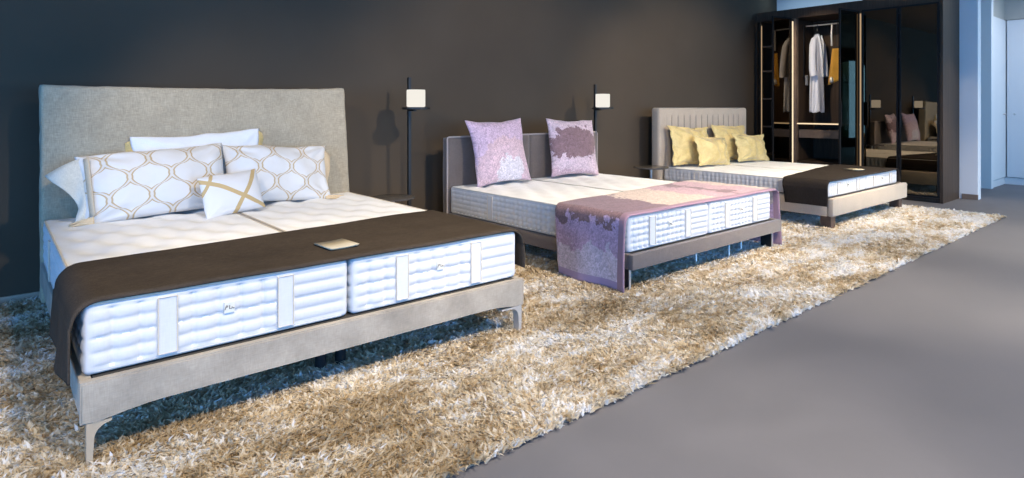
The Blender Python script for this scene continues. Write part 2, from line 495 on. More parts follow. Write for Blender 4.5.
# corridor beyond the end wall: a jog with tall flush doors and a plain bulkhead above
struct('wall_corridor', MB().box(11.90, 12.02, 2.47, 5.2, 0, ZC), 'white_wall')
struct('wall_corridor_side', MB().box(12.02, 12.95, 2.50, 2.62, 2.72, ZC), 'bulkhead')
struct('wall_corridor_far', MB().box(12.88, 13.0, -1.5, 2.5, 2.72, ZC), 'bulkhead')
struct('wall_corridor_back', MB().box(13.0, 13.1, -1.5, 2.62, 0, ZC), 'white_wall')
struct('wall_corridor_recess', MB().box(12.02, 13.0, 2.62, 2.72, 0, ZC), 'white_wall')
def tall_door(name, b, handle, plinth):
    d = tag(MB().box(*b, bev=0.004).build(name, 'white_door'), kind='structure')
    if handle:
        hx, hy, ax = handle
        mb = MB()
        mb.tube([(hx, hy, 1.16), (hx + (0 if ax == 'y' else -0.04), hy + (-0.04 if ax == 'y' else 0), 1.16)], 0.012, 12)
        mb.build('door_handle', 'chrome', d, True)
    return d
tall_door('door_1', (12.03, 12.86, 2.475, 2.515, 0.12, 2.71), (12.70, 2.475, 'y'), True)
tall_door('door_2', (12.84, 12.88, 1.55, 2.46, 0.12, 2.71), (12.84, 2.36, 'x'), True)
tall_door('door_3', (12.84, 12.88, 0.62, 1.53, 0.12, 2.71), (12.84, 0.75, 'x'), True)
tall_door('door_4', (12.84, 12.88, -0.31, 0.60, 0.12, 2.71), (12.84, 0.50, 'x'), True)
struct('trim_1', MB().box(12.03, 12.88, 2.49, 2.52, 0, 0.11), 'white_door')
struct('trim_2', MB().box(12.86, 12.9, -0.4, 2.49, 0, 0.11), 'white_door')
# facade with windows behind and left of the viewer
def facade(name, along, fixed, a0, a1, openings, z0, z1):
    """wall slab with openings; along 'x' at Y=fixed or 'y' at X=fixed"""
    mb = MB()
    def bx(p, q, za, zb):
        if q - p < 1e-4: return
        if along == 'x': mb.box(p, q, fixed - 0.2, fixed, za, zb)
        else: mb.box(fixed - 0.2, fixed, p, q, za, zb)
    bx(a0, a1, 0, z0); bx(a0, a1, z1, ZC)
    cur = a0
    for p, q in openings:
        bx(cur, p, z0, z1); cur = q
    bx(cur, a1, z0, z1)
    return struct(name, mb, 'wall')
OPX = [(-4.6, 0.2), (0.7, 6.1), (6.5, 11.9), (12.6, 14.0)]
OPY = [(-3.4, 3.8)]
facade('wall_front', 'x', YF, XW0, 18.2, OPX, 0.25, 2.85)
facade('wall_left', 'y', XW0, YF, YB + 0.15, OPY, 0.25, 2.85)
facade('wall_right', 'y', 18.4, YF, YB + 0.15, [(-4.4, -3.9), (-2.6, -2.2)], 0.35, 2.6)
k_ = 1
for ops, along, fx in ((OPX, 'x', YF), (OPY, 'y', XW0)):
    for p, q in ops:
        wd = tag(bpy.data.objects.new('window_%d' % k_, None), kind='structure'); COL.objects.link(wd); k_ += 1
        fr = MB(); pn = MB(); nm = max(2, round((q - p) / 1.3))
        for i in range(nm + 1):
            c_ = p + (q - p) * i / nm
            a_, b_ = max(p, c_ - 0.03), min(q, c_ + 0.03)
            if along == 'x': fr.box(a_, b_, fx - 0.12, fx - 0.06, 0.25, 2.85)
            else: fr.box(fx - 0.12, fx - 0.06, a_, b_, 0.25, 2.85)
        for zc in (0.28, 2.1, 2.82):
            if along == 'x': fr.box(p, q, fx - 0.12, fx - 0.06, zc - 0.03, zc + 0.03)
            else: fr.box(fx - 0.12, fx - 0.06, p, q, zc - 0.03, zc + 0.03)
        if along == 'x': pn.box(p, q, fx - 0.095, fx - 0.088, 0.25, 2.85)
        else: pn.box(fx - 0.095, fx - 0.088, p, q, 0.25, 2.85)
        fr.build('window_frame', 'alu', wd); pn.build('window_pane', 'window_glass', wd)

# ------------------------------------------------------------------ shaggy rug
def make_rug():
    rx0, rx1, ry0, ry1 = -2.6, 8.86, 1.72, 5.02
    rug = MB().box(rx0, rx1 - 0.02, ry0 + 0.02, ry1, 0.001, 0.012).build('shaggy_rug', fab_rug(0))
    tag(rug, 'long-pile shaggy rug in mottled beige and cream running under all three beds', 'rug')
    rng = np.random.default_rng(5)
    # tufts: candidates thinned with distance from the viewing side
    n_t = 95000
    T = rng.random((n_t * 5, 2)) * (rx1 - rx0, ry1 - ry0) + (rx0, ry0)
    dist = np.maximum(0.5, T[:, 0] * math.sin(TH) + T[:, 1] * math.cos(TH))
    keep = rng.random(len(T)) < np.minimum(1, (2.6 / dist) ** 1.35)
    T = T[keep][:n_t]
    # wavy outer edge of the pile
    nb = 9
    P0 = np.repeat(T, nb, axis=0); N = len(P0)
    dist = np.maximum(2.0, P0[:, 0] * math.sin(TH) + P0[:, 1] * math.cos(TH))
    # per tuft lean from a smooth field plus randomness
    ph = np.sin(T[:, 0] * 5.1 + 2 * np.sin(T[:, 1] * 3.3)) + np.cos(T[:, 1] * 6.3 + 1.7 * np.sin(T[:, 0] * 2.1))
    tl = np.stack([np.cos(ph * 1.7 + 0.4), np.sin(ph * 1.7 + 0.4)], 1) * 0.008 + rng.normal(0, 0.011, (len(T), 2))
    lean = np.repeat(tl, nb, axis=0) + rng.normal(0, 0.012, (N, 2))
    root = P0 + rng.normal(0, 0.006, (N, 2))
    hgt = (0.024 + 0.007 * rng.standard_normal(N)).clip(0.012, 0.045) * np.repeat(0.8 + 0.35 * rng.random(len(T)), nb)
    wd = 0.0036 * (dist / 2.4) ** 0.6
    az = rng.random(N) * 2 * PI
    sx, sy = np.cos(az) * wd, np.sin(az) * wd
    V = np.zeros((N, 5, 3), dtype=np.float32)
    z0 = 0.010
    mid = root + lean * 0.5; tip = root + lean * 1.3
    V[:, 0, 0] = root[:, 0] - sx; V[:, 0, 1] = root[:, 1] - sy; V[:, 0, 2] = z0
    V[:, 1, 0] = root[:, 0] + sx; V[:, 1, 1] = root[:, 1] + sy; V[:, 1, 2] = z0
    V[:, 2, 0] = mid[:, 0] + sx * 1.5; V[:, 2, 1] = mid[:, 1] + sy * 1.5; V[:, 2, 2] = z0 + hgt * 0.66
    V[:, 3, 0] = mid[:, 0] - sx * 1.5; V[:, 3, 1] = mid[:, 1] - sy * 1.5; V[:, 3, 2] = z0 + hgt * 0.66
    V[:, 4, 0] = tip[:, 0]; V[:, 4, 1] = tip[:, 1]; V[:, 4, 2] = z0 + hgt * 0.86
    V = V.reshape(-1, 3)
    base = (np.arange(N) * 5)[:, None]
    quads = base + np.array([0, 1, 2, 3]); tris = base + np.array([3, 2, 4])
    me = bpy.data.meshes.new('pile')
    me.vertices.add(len(V)); me.vertices.foreach_set('co', V.ravel())
    loops = np.concatenate([quads.ravel(), tris.ravel()]).astype(np.int32)
    me.loops.add(len(loops)); me.loops.foreach_set('vertex_index', loops)
    me.polygons.add(2 * N)
    ls = np.concatenate([np.arange(N) * 4, 4 * N + np.arange(N) * 3]).astype(np.int32)
    me.polygons.foreach_set('loop_start', ls)
    me.update(calc_edges=True)
    at = me.attributes.new('fibre', 'FLOAT', 'POINT')
    tv = np.repeat(rng.random(len(T)), nb) * 0.6 + rng.random(N) * 0.4
    at.data.foreach_set('value', np.repeat(tv, 5).astype(np.float32))
    me.materials.append(fab_rug(1))
    o = bpy.data.objects.new('pile', me); COL.objects.link(o); o.parent = rug
    tag(o, kind='stuff')
def fab_rug(kind):
    m = NT('rug_backing' if kind == 0 else 'rug_fibre'); co = m.coord()
    if kind == 0:
        m.pbr((0.30, 0.24, 0.17), 0.95, spec=0.1); return m.m
    a = m.noise(m.mapping(co, (0.55, 1.3, 1)), 2.6, 4, 0.62, 0.5)
    b = m.noise(co, 16, 2, 0.6)
    at = m.n('ShaderNodeAttribute', attribute_name='fibre').outputs['Fac']
    s = m.math('ADD', m.math('MULTIPLY', a, 0.95), m.math('MULTIPLY', m.math('SUBTRACT', b, 0.5), 0.30))
    s = m.math('ADD', s, m.math('MULTIPLY', m.math('SUBTRACT', at, 0.5), 0.34))
    # fibre colour gets gradually paler towards the right-hand end
    x = m.sep(co)[0]
    s = m.math('ADD', s, m.math('MULTIPLY', m.math('SUBTRACT', x, 2.5), 0.016))
    col = m.ramp(s, [(0.28, (0.50, 0.38, 0.23)), (0.41, (0.71, 0.59, 0.41)), (0.52, (0.86, 0.78, 0.64)), (0.59, (0.95, 0.94, 0.93))])
    b_ = m.pbr(col, 0.8, spec=0.15)
    tr = m.n('ShaderNodeBsdfTranslucent'); m.put(tr.inputs[0], col)
    mx = m.n('ShaderNodeMixShader'); mx.inputs[0].default_value = 0.5
    m.t.links.new(b_.outputs[0], mx.inputs[1]); m.t.links.new(tr.outputs[0], mx.inputs[2])
    m.t.links.new(mx.outputs[0], m.out.inputs[0])
    return m.m
make_rug()

# ------------------------------------------------------------------ mattresses
def make_mattress(wd, ln, ht, rows, colw, style, name='mattress'):
    """origin at the foot-left bottom corner; x along the foot, y towards the headboard"""
    rch = ht / (rows + 0.9)
    zb = ht * 0.5 - rows * rch / 2
    straps = [0.265, 0.712] if style != 'rib' else [0.24, 0.76]
    sw = 0.032
    def quilt(u, L, z, foot):
        # u metres along the side
        zz = (z - zb) / rch
        if zz < 0 or zz > rows: return -0.001
        f = u / L
        for s_ in straps:
            if abs(u - s_ * L) < sw + 0.004: return 0.0
        g = abs(math.sin(PI * zz)) ** 0.42
        if style == 'rib':
            c = abs(math.sin(PI * u / colw)) ** 0.5
            return -0.009 + 0.012 * c * (0.5 + 0.5 * g)
        if foot and (f > straps[1] or False):
            c = 1.0
        else:
            c = abs(math.sin(PI * u / colw)) ** 0.5
        du_ = (u / colw + 0.5) % 1 - 0.5; dz_ = (zz + 0.5) % 1 - 0.5
        dim = math.exp(-((du_ * colw) ** 2 + (dz_ * rch) ** 2) / 0.011 ** 2) if c < 1 else 0
        return -0.010 + 0.014 * (g * c if c < 1 else g * 0.85) - 0.007 * dim
    def disp(fc, p, nn):
        x, y, z = p
        # fade near rounded edges
        if fc[0] == 'z':
            if fc == 'z-': return 0
            ex = min(x, wd - x, y, ln - y)
            k = min(1, max(0, ex / 0.10))
            # tufts in a staggered lattice, with soft rolls between them
            tx, ty = wd / 4.0, 0.19
            row = (y / ty); ox = 0.5 if int(math.floor(row)) % 2 else 0.0
            best = 9
            for rr in (math.floor(row), math.floor(row) + 1):
                ox = 0.5 if int(rr) % 2 else 0.0
                cx_ = (round(x / tx - ox) + ox) * tx
                best = min(best, math.hypot((x - cx_) * 1.0, (y - rr * ty)))
            d = -0.026 * math.exp(-(best / 0.065) ** 2)
            roll = 0.006 * math.cos(2 * PI * y / ty) * (1 if style != 'rib' else 0.5)
            return k * (d + roll * 0.8 + 0.004) + 0.004 * fbm((x * 3, y * 3, 0), 1, 2) * k
        if fc[0] == 'y': u, L, foot = x, wd, True
        else: u, L, foot = y, ln, False
        e = min(u, L - u); k = min(1, max(0, (e - 0.012) / 0.03))
        return quilt(u, L, z, foot) * k + 0.003 * fbm((x * 2.3, y * 2.3, z * 2), 1, 2)
    cw = 14 if style != 'rib' else 8
    nx = int(wd / colw * cw * 0.8); ny = int(ln / max(colw, 0.06) * 5); nz = rows * 8 + 6
    root = thing('mattress', 'mattress', 'mattress')
    rbox('mattress_body', (0, wd, 0, ln, 0, ht), 0.024, (nx, ny, nz), disp, 'tick_side_dimmed', root)
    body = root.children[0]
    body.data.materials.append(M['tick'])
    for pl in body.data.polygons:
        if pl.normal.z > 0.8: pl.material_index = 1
    # piping round the top and bottom edges
    for z, mt in ((ht - 0.005, 'tick_beige' if style == 'big' else 'tick_piping'), (0.012, 'tick_piping')):
        pts = []
        rr = 0.045
        for cx_, cy_, a0 in ((wd - rr, rr, -90), (wd - rr, ln - rr, 0), (rr, ln - rr, 90), (rr, rr, 180)):
            for a in range(0, 91, 15):
                pts.append((cx_ + (rr + 0.002 - 0.008) * math.cos(R(a0 + a)), cy_ + (rr + 0.002 - 0.008) * math.sin(R(a0 + a)), z))
        MB().tube(pts, 0.0055, 6, closed=True).build('piping', mt, root, True)
    # vertical strap handles
    for s_ in straps:
        for (face) in ('foot', 'left', 'right'):
            L = wd if face == 'foot' else ln
            u = s_ * L
            mb = MB()
            if face == 'foot': mb.box(u - sw, u + sw, -0.006, 0.012, 0.022, ht - 0.022, bev=0.003)
            elif face == 'left': mb.box(-0.006, 0.012, u - sw, u + sw, 0.022, ht - 0.022, bev=0.003)
            else: mb.box(wd - 0.012, wd + 0.006, u - sw, u + sw, 0.022, ht - 0.022, bev=0.003)
            mb.build('strap_handle', 'tick_piping' if False else 'tick_side_dimmed', root)
            # stitched edges of the strap
            mb = MB(); za, zb_ = 0.024, ht - 0.024
            lp = [(u - sw, za), (u + sw, za), (u + sw, zb_), (u - sw, zb_)]
            if face == 'foot': mb.tube([(a_, -0.007, b_) for a_, b_ in lp], 0.0030, 5, closed=True)
            elif face == 'left': mb.tube([(-0.007, a_, b_) for a_, b_ in lp], 0.0030, 5, closed=True)
            else: mb.tube([(wd + 0.007, a_, b_) for a_, b_ in lp], 0.0030, 5, closed=True)
            mb.build('strap_stitching', 'tick_beige', root)
    # sewn label with a handwritten mark
    lx, lz = wd * 0.485, ht * 0.58
    lb = MB().box(lx - 0.020, lx + 0.020, -0.008, 0.004, lz - 0.022, lz + 0.022, bev=0.002).build('sewn_label', 'label', root)
    mk = MB()
    mk.tube([(lx - 0.018, -0.009, lz - 0.8 * 0.010), (lx - 0.012, -0.009, lz + 0.8 * 0.012), (lx - 0.006, -0.009, lz + 0.8 * 0.010), (lx - 0.011, -0.009, lz + 0.8 * 0.001)], 0.0016, 5)
    mk.tube([(lx + 0.000, -0.009, lz + 0.8 * 0.011), (lx + 0.000, -0.009, lz - 0.8 * 0.006), (lx + 0.008, -0.009, lz - 0.8 * 0.007), (lx + 0.009, -0.009, lz + 0.8 * 0.002), (lx + 0.013, -0.009, lz - 0.8 * 0.006), (lx + 0.018, -0.009, lz - 0.8 * 0.004)], 0.0016, 5)
    mk.build('signature', 'ink', lb)
    return root

m1 = make_mattress(0.995, 2.11, 0.2585, 4, 0.088, 'big')
m1.location = (0.248, 2.612, 0.3140)
tag(m1, 'white tufted mattress at far left, left half of the biggest bed', 'mattress', None)
m1b = copy_tree(m1); m1b.location = (1.256, 2.612, 0.3140)
tag(m1b, 'white tufted mattress on the right half of the biggest bed, beside the lamp', 'mattress')
m2 = make_mattress(0.975, 2.11, 0.247, 5, 0.055, 'fine')
m2.location = (3.285, 2.655, 0.2780)
tag(m2, 'quilted mattress of the middle bed, left one under the lilac cushion', 'mattress')
m2b = copy_tree(m2); m2b.location = (4.270, 2.655, 0.2780)
tag(m2b, 'quilted mattress of the middle bed, right one under the mauve-patched cushion', 'mattress')
m3 = make_mattress(0.985, 2.05, 0.165, 3, 0.055, 'rib')
m3.location = (6.62, 2.73, 0.3315)
tag(m3, 'thin ribbed mattress of the far bed, left one of the pair', 'mattress')
m3b = copy_tree(m3); m3b.location = (7.612, 2.73, 0.3315)
tag(m3b, 'thin ribbed mattress of the far bed, right one nearest the wardrobe', 'mattress')

# ------------------------------------------------------------------ beds
def bed_one():
    b = thing('bed', 'large bed with tall beige linen headboard and slim metal legs, nearest the camera', 'bed', (0, 0, 0))
    # headboard: slip-covered, soft ears at the corners
    def post(p):
        x, y, z = p
        t = (x - 0.24) / 2.03; u = (z - 0.18) / 1.23
        z = z + 0.018 * t * max(0, u) + 0.014 * (abs(2 * t - 1) ** 6) * max(0, u) ** 4
        x = x - 0.045 * max(0, t) ** 4 * max(0, u) ** 1.5 + 0.030 * max(0, t) ** 4 * max(0, 1 - u) ** 1.5
        return (x, y, z)
    def disp(fc, p, nn):
        return 0.005 * fbm((p[0] * 2.2, p[1] * 2, p[2] * 2.6), 1, 3) + 0.003 * fbm((p[0] * 9, p[1] * 9, p[2] * 9), 1, 2)
    rbox('headboard', (0.238, 2.272, 4.755, 4.90, 0.05, 1.395), 0.016, (100, 8, 70), disp, 'linen', b, post)
    # foot rail with corner fillets, extruded from an outline
    def rail(x0, x1, zt, zb, drop, fr):
        o = [(x0, zt), (x1, zt), (x1, zb - drop)]
        for i in range(0, 11):
            a = i / 10
            o.append((x1 - 0.05 - fr * a, zb - drop * (1 - math.sin(a * PI / 2)) ** 1.0 * 1))
        for i in range(10, -1, -1):
            a = i / 10
            o.append((x0 + 0.05 + fr * a, zb - drop * (1 - math.sin(a * PI / 2))))
        o.append((x0, zb - drop))
        return o
    mb = MB().prism(rail(0.236, 2.267, 0.312, 0.190, 0.022, 0.22), 2.565, 2.605)
    bmesh.ops.bevel(mb.bm, geom=[e for e in mb.bm.edges if abs(e.verts[0].co.y - e.verts[1].co.y) < 1e-5], offset=0.006, segments=2, affect='EDGES')
    mb.build('foot_rail', 'linen_rail', b, True)
    for x0, x1 in ((0.236, 0.274), (2.229, 2.267)):
        MB().box(x0, x1, 2.606, 4.75, 0.185, 0.312, bev=0.006).build('side_rail', 'linen_rail', b, True)
    MB().box(0.276, 2.227, 2.608, 4.74, 0.245, 0.311).build('bed_base', 'slats', b)
    # blade legs: a vertical plate that sweeps into a bracket under the rail
    def leg(cx_, sgn, y, mt, br=0.14):
        o = []
        t = 0.022
        x_out = cx_ + sgn * -0.002
        prof = [(x_out, 0.168), (x_out, 0.012), (x_out - sgn * (t * 0.8), 0.012)]
        for i in range(0, 9):
            a = R(90 * i / 8)
            prof.append((x_out - sgn * (t + 0.045 * (1 - math.cos(a))), 0.105 + 0.052 * math.sin(a)))
        prof += [(x_out - sgn * br, 0.160), (x_out - sgn * br, 0.168)]
        mbb = MB().prism(prof, y, y + 0.045)
        mbb.build('leg', mt, b)
    leg(0.252, -1, 2.568, 'bronze', 0.075); leg(2.252, 1, 2.568, 'chrome')
    leg(0.262, -1, 4.62, 'bronze'); leg(2.252, 1, 4.62, 'chrome')
    for x in (1.20, 1.30):
        for y in (2.82, 4.2):
            MB().lathe([(0.022, 0.012), (0.026, 0.02), (0.026, 0.245)], (x, y, 0), 20).build('support_foot', 'black_plastic', b, True)
    return b
bed_one()

def bed_two():
    b = thing('bed', 'middle bed with low dark taupe headboard and lilac patterned throw', 'bed')
    def disp(fc, p, nn):
        return 0.003 * fbm((p[0] * 3, p[1] * 3, p[2] * 3), 1, 2)
    for x0, x1 in ((3.262, 4.300), (4.304, 5.345)):
        rbox('headboard', (x0, x1, 4.775, 4.855, 0.06, 0.985), 0.012, (24, 4, 24), disp, 'taupe', b)
    pts = [(3.262, 4.776, 0.06), (3.262, 4.776, 0.970), (3.268, 4.776, 0.982), (3.28, 4.776, 0.987), (5.33, 4.776, 0.987), (5.345, 4.776, 0.97), (5.345, 4.776, 0.06)]
    MB().tube(pts, 0.008, 8).build('headboard_piping', 'taupe_edge', b, True)
    MB().box(3.270, 5.350, 2.605, 2.650, 0.172, 0.276, bev=0.008).build('foot_rail', 'taupe', b, True)
    for x0, x1 in ((3.270, 3.312), (5.308, 5.350)):
        MB().box(x0, x1, 2.652, 4.772, 0.172, 0.276, bev=0.008).build('side_rail', 'taupe', b, True)
    MB().box(3.313, 5.307, 2.655, 4.765, 0.20, 0.275).build('bed_base', 'slats', b)
    for x in (3.275, 5.245):
        for y in (2.66, 4.60):
            l = MB().box(x + 0.02, x + 0.034, y, y + 0.10, 0.012, 0.171, bev=0.002).build('leg', 'black', b)
            MB().box(x + 0.018, x + 0.036, y - 0.006, y - 0.0005, 0.012, 0.171).build('leg_trim', 'chrome', l)
    for x, y in ((4.31, 2.80), (4.70, 2.74), (5.0, 2.80)):
        MB().lathe([(0.016, 0.012), (0.010, 0.03), (0.010, 0.20)], (x, y, 0), 16).build('support_foot', 'chrome', b, True)
bed_two()

def bed_three():
    b = thing('bed', 'far bed with channel-stitched pale headboard and yellow cushions', 'bed')
    # padded headboard: flat top band, vertical channels below it
    x0, x1 = 6.555, 8.750
    nch = 14; c0, c1 = 6.70, 8.66; cw = (c1 - c0) / nch
    def disp(fc, p, nn):
        if fc == 'y-' and p[2] < 1.19:
            if c0 <= p[0] <= c1:
                k = min(1, (1.19 - p[2]) / 0.03)
                return k * (-0.012 + 0.017 * abs(math.sin(PI * (p[0] - c0) / cw)) ** 0.6)
        return 0.0
    rbox('headboard', (x0, x1, 4.80, 4.93, 0.03, 1.265), 0.035, (230, 6, 40), disp, 'greige', b)
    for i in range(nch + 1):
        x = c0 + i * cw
        MB().tube([(x, 4.811, 0.35), (x, 4.811, 1.172)], 0.007, 6).build('channel_groove_shade', 'groove_shade', b, True)  # dark tubes stand in for the shade inside the channel grooves
    MB().box(6.555, 8.740, 2.660, 2.72, 0.145, 0.330, bev=0.014).build('foot_rail', 'greige', b, True)
    for xa, xb in ((6.555, 6.61), (8.685, 8.740)):
        MB().box(xa, xb, 2.722, 4.795, 0.145, 0.330, bev=0.012).build('side_rail', 'greige', b, True)
    MB().box(6.612, 8.683, 2.722, 4.79, 0.20, 0.329).build('bed_base', 'slats', b)
    for x in (6.60, 8.57):
        for y in (2.70, 4.60):
            MB().box(x, x + 0.11, y, y + 0.11, 0.012, 0.144, bev=0.006).build('leg', 'darkwood_leg', b)
bed_three()

# ------------------------------------------------------------------ throws
def make_throw(name, xl, xr, zt, hem_l, hem_r, yf, yb_l, yb_r, mat, rc=0.06, flare=0.02, seed=0.0, thick=0.008, wave=0.008, nv=46, parent=None, bulge=0.0, yfl=None):
    """cloth over a bed: a cross-section path swept from the foot (yf) back to yb"""
    path = []   # (x, z, hang 0..1)
    n1 = 26
    for i in range(n1 + 1):
        t = i / n1
        path.append((xl, hem_l + (zt - rc - hem_l) * t, 1 - t))
    for i in range(1, 9):
        a = R(90 * i / 8); path.append((xl + rc - rc * math.cos(a), zt - rc + rc * math.sin(a), 0))
    nt = 90
    for i in range(1, nt):
        path.append((xl + rc + (xr - xl - 2 * rc) * i / nt, zt, 0))
    for i in range(0, 9):
        a = R(90 * i / 8); path.append((xr - rc + rc * math.sin(a), zt - rc + rc * math.cos(a), 0))
    for i in range(1, n1 + 1):
        t = i / n1
        path.append((xr, zt - rc + (hem_r - zt + rc) * t, -t))
    s = [0]
    for a, b in zip(path, path[1:]): s.append(s[-1] + math.hypot(b[0] - a[0], b[1] - a[1]))
    verts = []; uvs = []
    for i, (x, z, hg) in enumerate(path):
        tt = s[i] / s[-1]
        yb = yb_l + (yb_r - yb_l) * tt + 0.012 * fbm((tt * 6 + seed, 0, 1), 1, 2)
        y0 = yf + (0 if yfl is None else (yfl - yf) * (1 - tt))
        for j in range(nv + 1):
            v = j / nv
            y = y0 + (yb - y0) * v
            xx, zz = x, z
            nz = fbm((x * 2.2 + seed, y * 5, z * 2), 1, 3)
            if hg != 0:
                a = abs(hg); sg = -1 if hg > 0 else 1
                w_ = math.sin(y * 13 + seed * 3) * 0.5 + 0.5
                xx += sg * (flare * a * w_ + 0.004 + wave * a * (nz + 0.4))
                y = y + 0.012 * a * math.sin(z * 6 + seed)
            else:
                zz += wave * 0.45 * max(-0.6, nz) + 0.002 + bulge * math.sin(PI * min(1, max(0, (x - xl) / (xr - xl)))) * v
            if hg == 0 and j == 0: zz -= 0.010
            verts.append((xx, y, zz)); uvs.append((s[i], (y - y0)))
    m_ = nv + 1; faces = []
    for i in range(len(path) - 1):
        for j in range(nv):
            k = i * m_ + j; faces.append((k, k + 1, k + m_ + 1, k + m_))
    o = link_mesh(name, verts, faces, mat, parent, True, uvs)
    so = o.modifiers.new('thickness', 'SOLIDIFY'); so.thickness = thick; so.offset = 0
    return o
tag(make_throw('throw_blanket', 0.212, 2.290, 0.585, 0.305, 0.36, 2.598, 3.22, 3.46, 'brown_wool', rc=0.085, flare=0.02, seed=1.0),
    'brown wool throw across the foot of the bed nearest the camera', 'throw')
tag(make_throw('throw_blanket', 3.245, 5.375, 0.540, 0.030, 0.035, 2.645, 3.28, 3.55, 'throw_jacq', rc=0.06, flare=0.03, seed=4.0, wave=0.010),
    'lilac and mauve flowered throw hanging to the rug over the middle bed', 'throw')
tag(make_throw('throw_blanket', 6.545, 8.612, 0.510, 0.250, 0.34, 2.708, 3.15, 3.50, 'dark_wool', rc=0.07, flare=0.012, seed=8.0),
    'dark brown throw across the foot of the far bed by the wardrobe', 'throw')
# booklets on two of the throws
def booklet(cx_, cy_, z, rz, label):
    o = thing('booklet', label, 'booklet', (cx_, cy_, z), rz)
    verts = []; nx = 10
    for i in range(nx + 1):
        x = -0.075 + 0.15 * i / nx
        for y in (-0.085, 0.085):
            verts.append((x, y, 0.004 + 0.012 * (abs(i / nx - 0.45)) ** 2))
    f = [(2 * i, 2 * i + 2, 2 * i + 3, 2 * i + 1) for i in range(nx)]
    c = link_mesh('cover', verts, f, 'card', o); md = c.modifiers.new('t', 'SOLIDIFY'); md.thickness = 0.003
    c2 = link_mesh('pages', [(v[0] * 0.97, v[1] * 0.97, v[2] - 0.004) for v in verts], f, 'card', o)
    md = c2.modifiers.new('t', 'SOLIDIFY'); md.thickness = 0.003
booklet(1.282, 2.825, 0.597, R(4), 'cream booklet lying on the brown throw of the nearest bed')
booklet(7.86, 2.95, 0.527, R(-8), 'cream booklet lying on the dark throw of the far bed')

# ------------------------------------------------------------------ pillows
def pillow(name, wd, hg, th, mat, loc, rz=0, lean=0, ear=0.05, seed=0.0, roll=0.0, sag=0.0, parent=None, n=44, wr=0.010, round_=2.4, fl=0.0):
    """local x width, z height from 0, front is -y"""
    verts = []; uvs = []; faces = []
    def P(a, b, side):
        u, v = 2 * a - 1, 2 * b - 1
        # corner squeeze gives pointed ears
        x = wd / 2 * u * (1 - ear * (1 - v * v)); z = hg / 2 * v * (1 - ear * (1 - u * u))
        uu, vv = min(1, abs(u) / (1 - fl)), min(1, abs(v) / (1 - fl))
        prof = max(0.0, (1 - uu ** round_) * (1 - vv ** round_)) ** 0.56
        y = th / 2 * prof + (0.003 if fl and max(abs(u), abs(v)) < 0.97 else 0)
        edge = max(abs(u), abs(v))
        wn_ = fbm((x * 5 + seed, z * 5, side * 3.1), 1, 3)
        # radial creases gathering at the corners
        cr = 0
        for sx_ in (-1, 1):
            for sz_ in (-1, 1):
                dx, dz = u - sx_, v - sz_
                d = math.hypot(dx, dz)
                ang = math.atan2(dz * sz_, dx * sx_)
                cr += math.exp(-(d / 0.6) ** 2) * math.sin(ang * 9 + seed + sx_) * min(1, d * 2.2)
        y += (wr * wn_ + wr * 0.9 * cr) * min(1, prof * 1.6)
        z2 = z + hg / 2 - sag * (1 - u * u) * max(0, v) * 1.0
        # a pillow standing on a bed squashes flat at its base
        if z2 < 0.03: y *= 1.12
        return (x + 0.016 * fbm((z * 4, seed, x), 1, 2) , -y * side * (1.0 if side > 0 else 0.8) + (0.010 * math.sin(11 * (u + v) + seed) * max(0, max(abs(u), abs(v)) - (1 - fl)) / fl if fl else 0), z2 + 0.016 * fbm((x * 4, seed, 2), 1, 2) * (1 if z2 > 0.1 else 0.2))
    m_ = n + 1
    def sp(i):
        t = i / n
        return 0.5 - 0.5 * math.cos(PI * t) * (1 if True else 0) if False else (t * 0.55 + 0.45 * (0.5 - 0.5 * math.cos(PI * t)))
    for side in (1, -1):
        for i in range(m_):
            for j in range(m_):
                p = P(sp(i), sp(j), side); verts.append(p); uvs.append((wd * (sp(i) - 0.5), hg * sp(j)))
    for s_ in (0, 1):
        b0 = s_ * m_ * m_
        for i in range(n):
            for j in range(n):
                k = b0 + i * m_ + j
                f = (k, k + m_, k + m_ + 1, k + 1)
                faces.append(f if s_ == 0 else f[::-1])
    o = link_mesh(name, verts, faces, mat, parent, True, uvs)
    bm = bmesh.new(); bm.from_mesh(o.data); bmesh.ops.remove_doubles(bm, verts=bm.verts, dist=0.0006); bm.to_mesh(o.data); bm.free()
    o.rotation_mode = 'XYZ'
    o.matrix_world = Matrix.Translation(loc) @ Matrix.Rotation(rz, 4, 'Z') @ Matrix.Rotation(lean, 4, 'X') @ Matrix.Rotation(roll, 4, 'Y')
    return o
def flap(name, parent, x0, x1, z0f, z1f, mat, y=0.0, seed=0, amp=0.012, n=18, gx=None):
    """thin wavy flange in the pillow's plane; z0f/z1f give lower and upper edge along x"""
    verts = []; m_ = 13; uvs = []
    for i in range(n + 1):
        t = i / n; x = x0 + (x1 - x0) * t
        for j in range(m_):
            v = j / (m_ - 1); a, b = z0f(t), z1f(t)
            z = a + (b - a) * v
            if gx: x = x0 + (x1 - x0) * t * gx(v)
            verts.append((x, y + amp * t * math.sin(v * 9 + seed + t * 3) + 0.03 * t * t, z)); uvs.append((x, z))
    f = [(i * m_ + j, i * m_ + j + 1, (i + 1) * m_ + j + 1, (i + 1) * m_ + j) for i in range(n) for j in range(m_ - 1)]
    o = link_mesh(name, verts, f, mat, parent, True, uvs)
    md = o.modifiers.new('t', 'SOLIDIFY'); md.thickness = 0.004; md.offset = 0
    return o
MT1 = 0.568
pb = pillow('pillow', 0.84, 0.52, 0.14, 'white_linen', (1.15, 4.665, MT1 + 0.006), 0, R(-8), 0.06, 2.0, R(-3), wr=0.014)
tag(pb, 'plain white pillow with gold ends, behind the two ogee pillows', 'pillow')
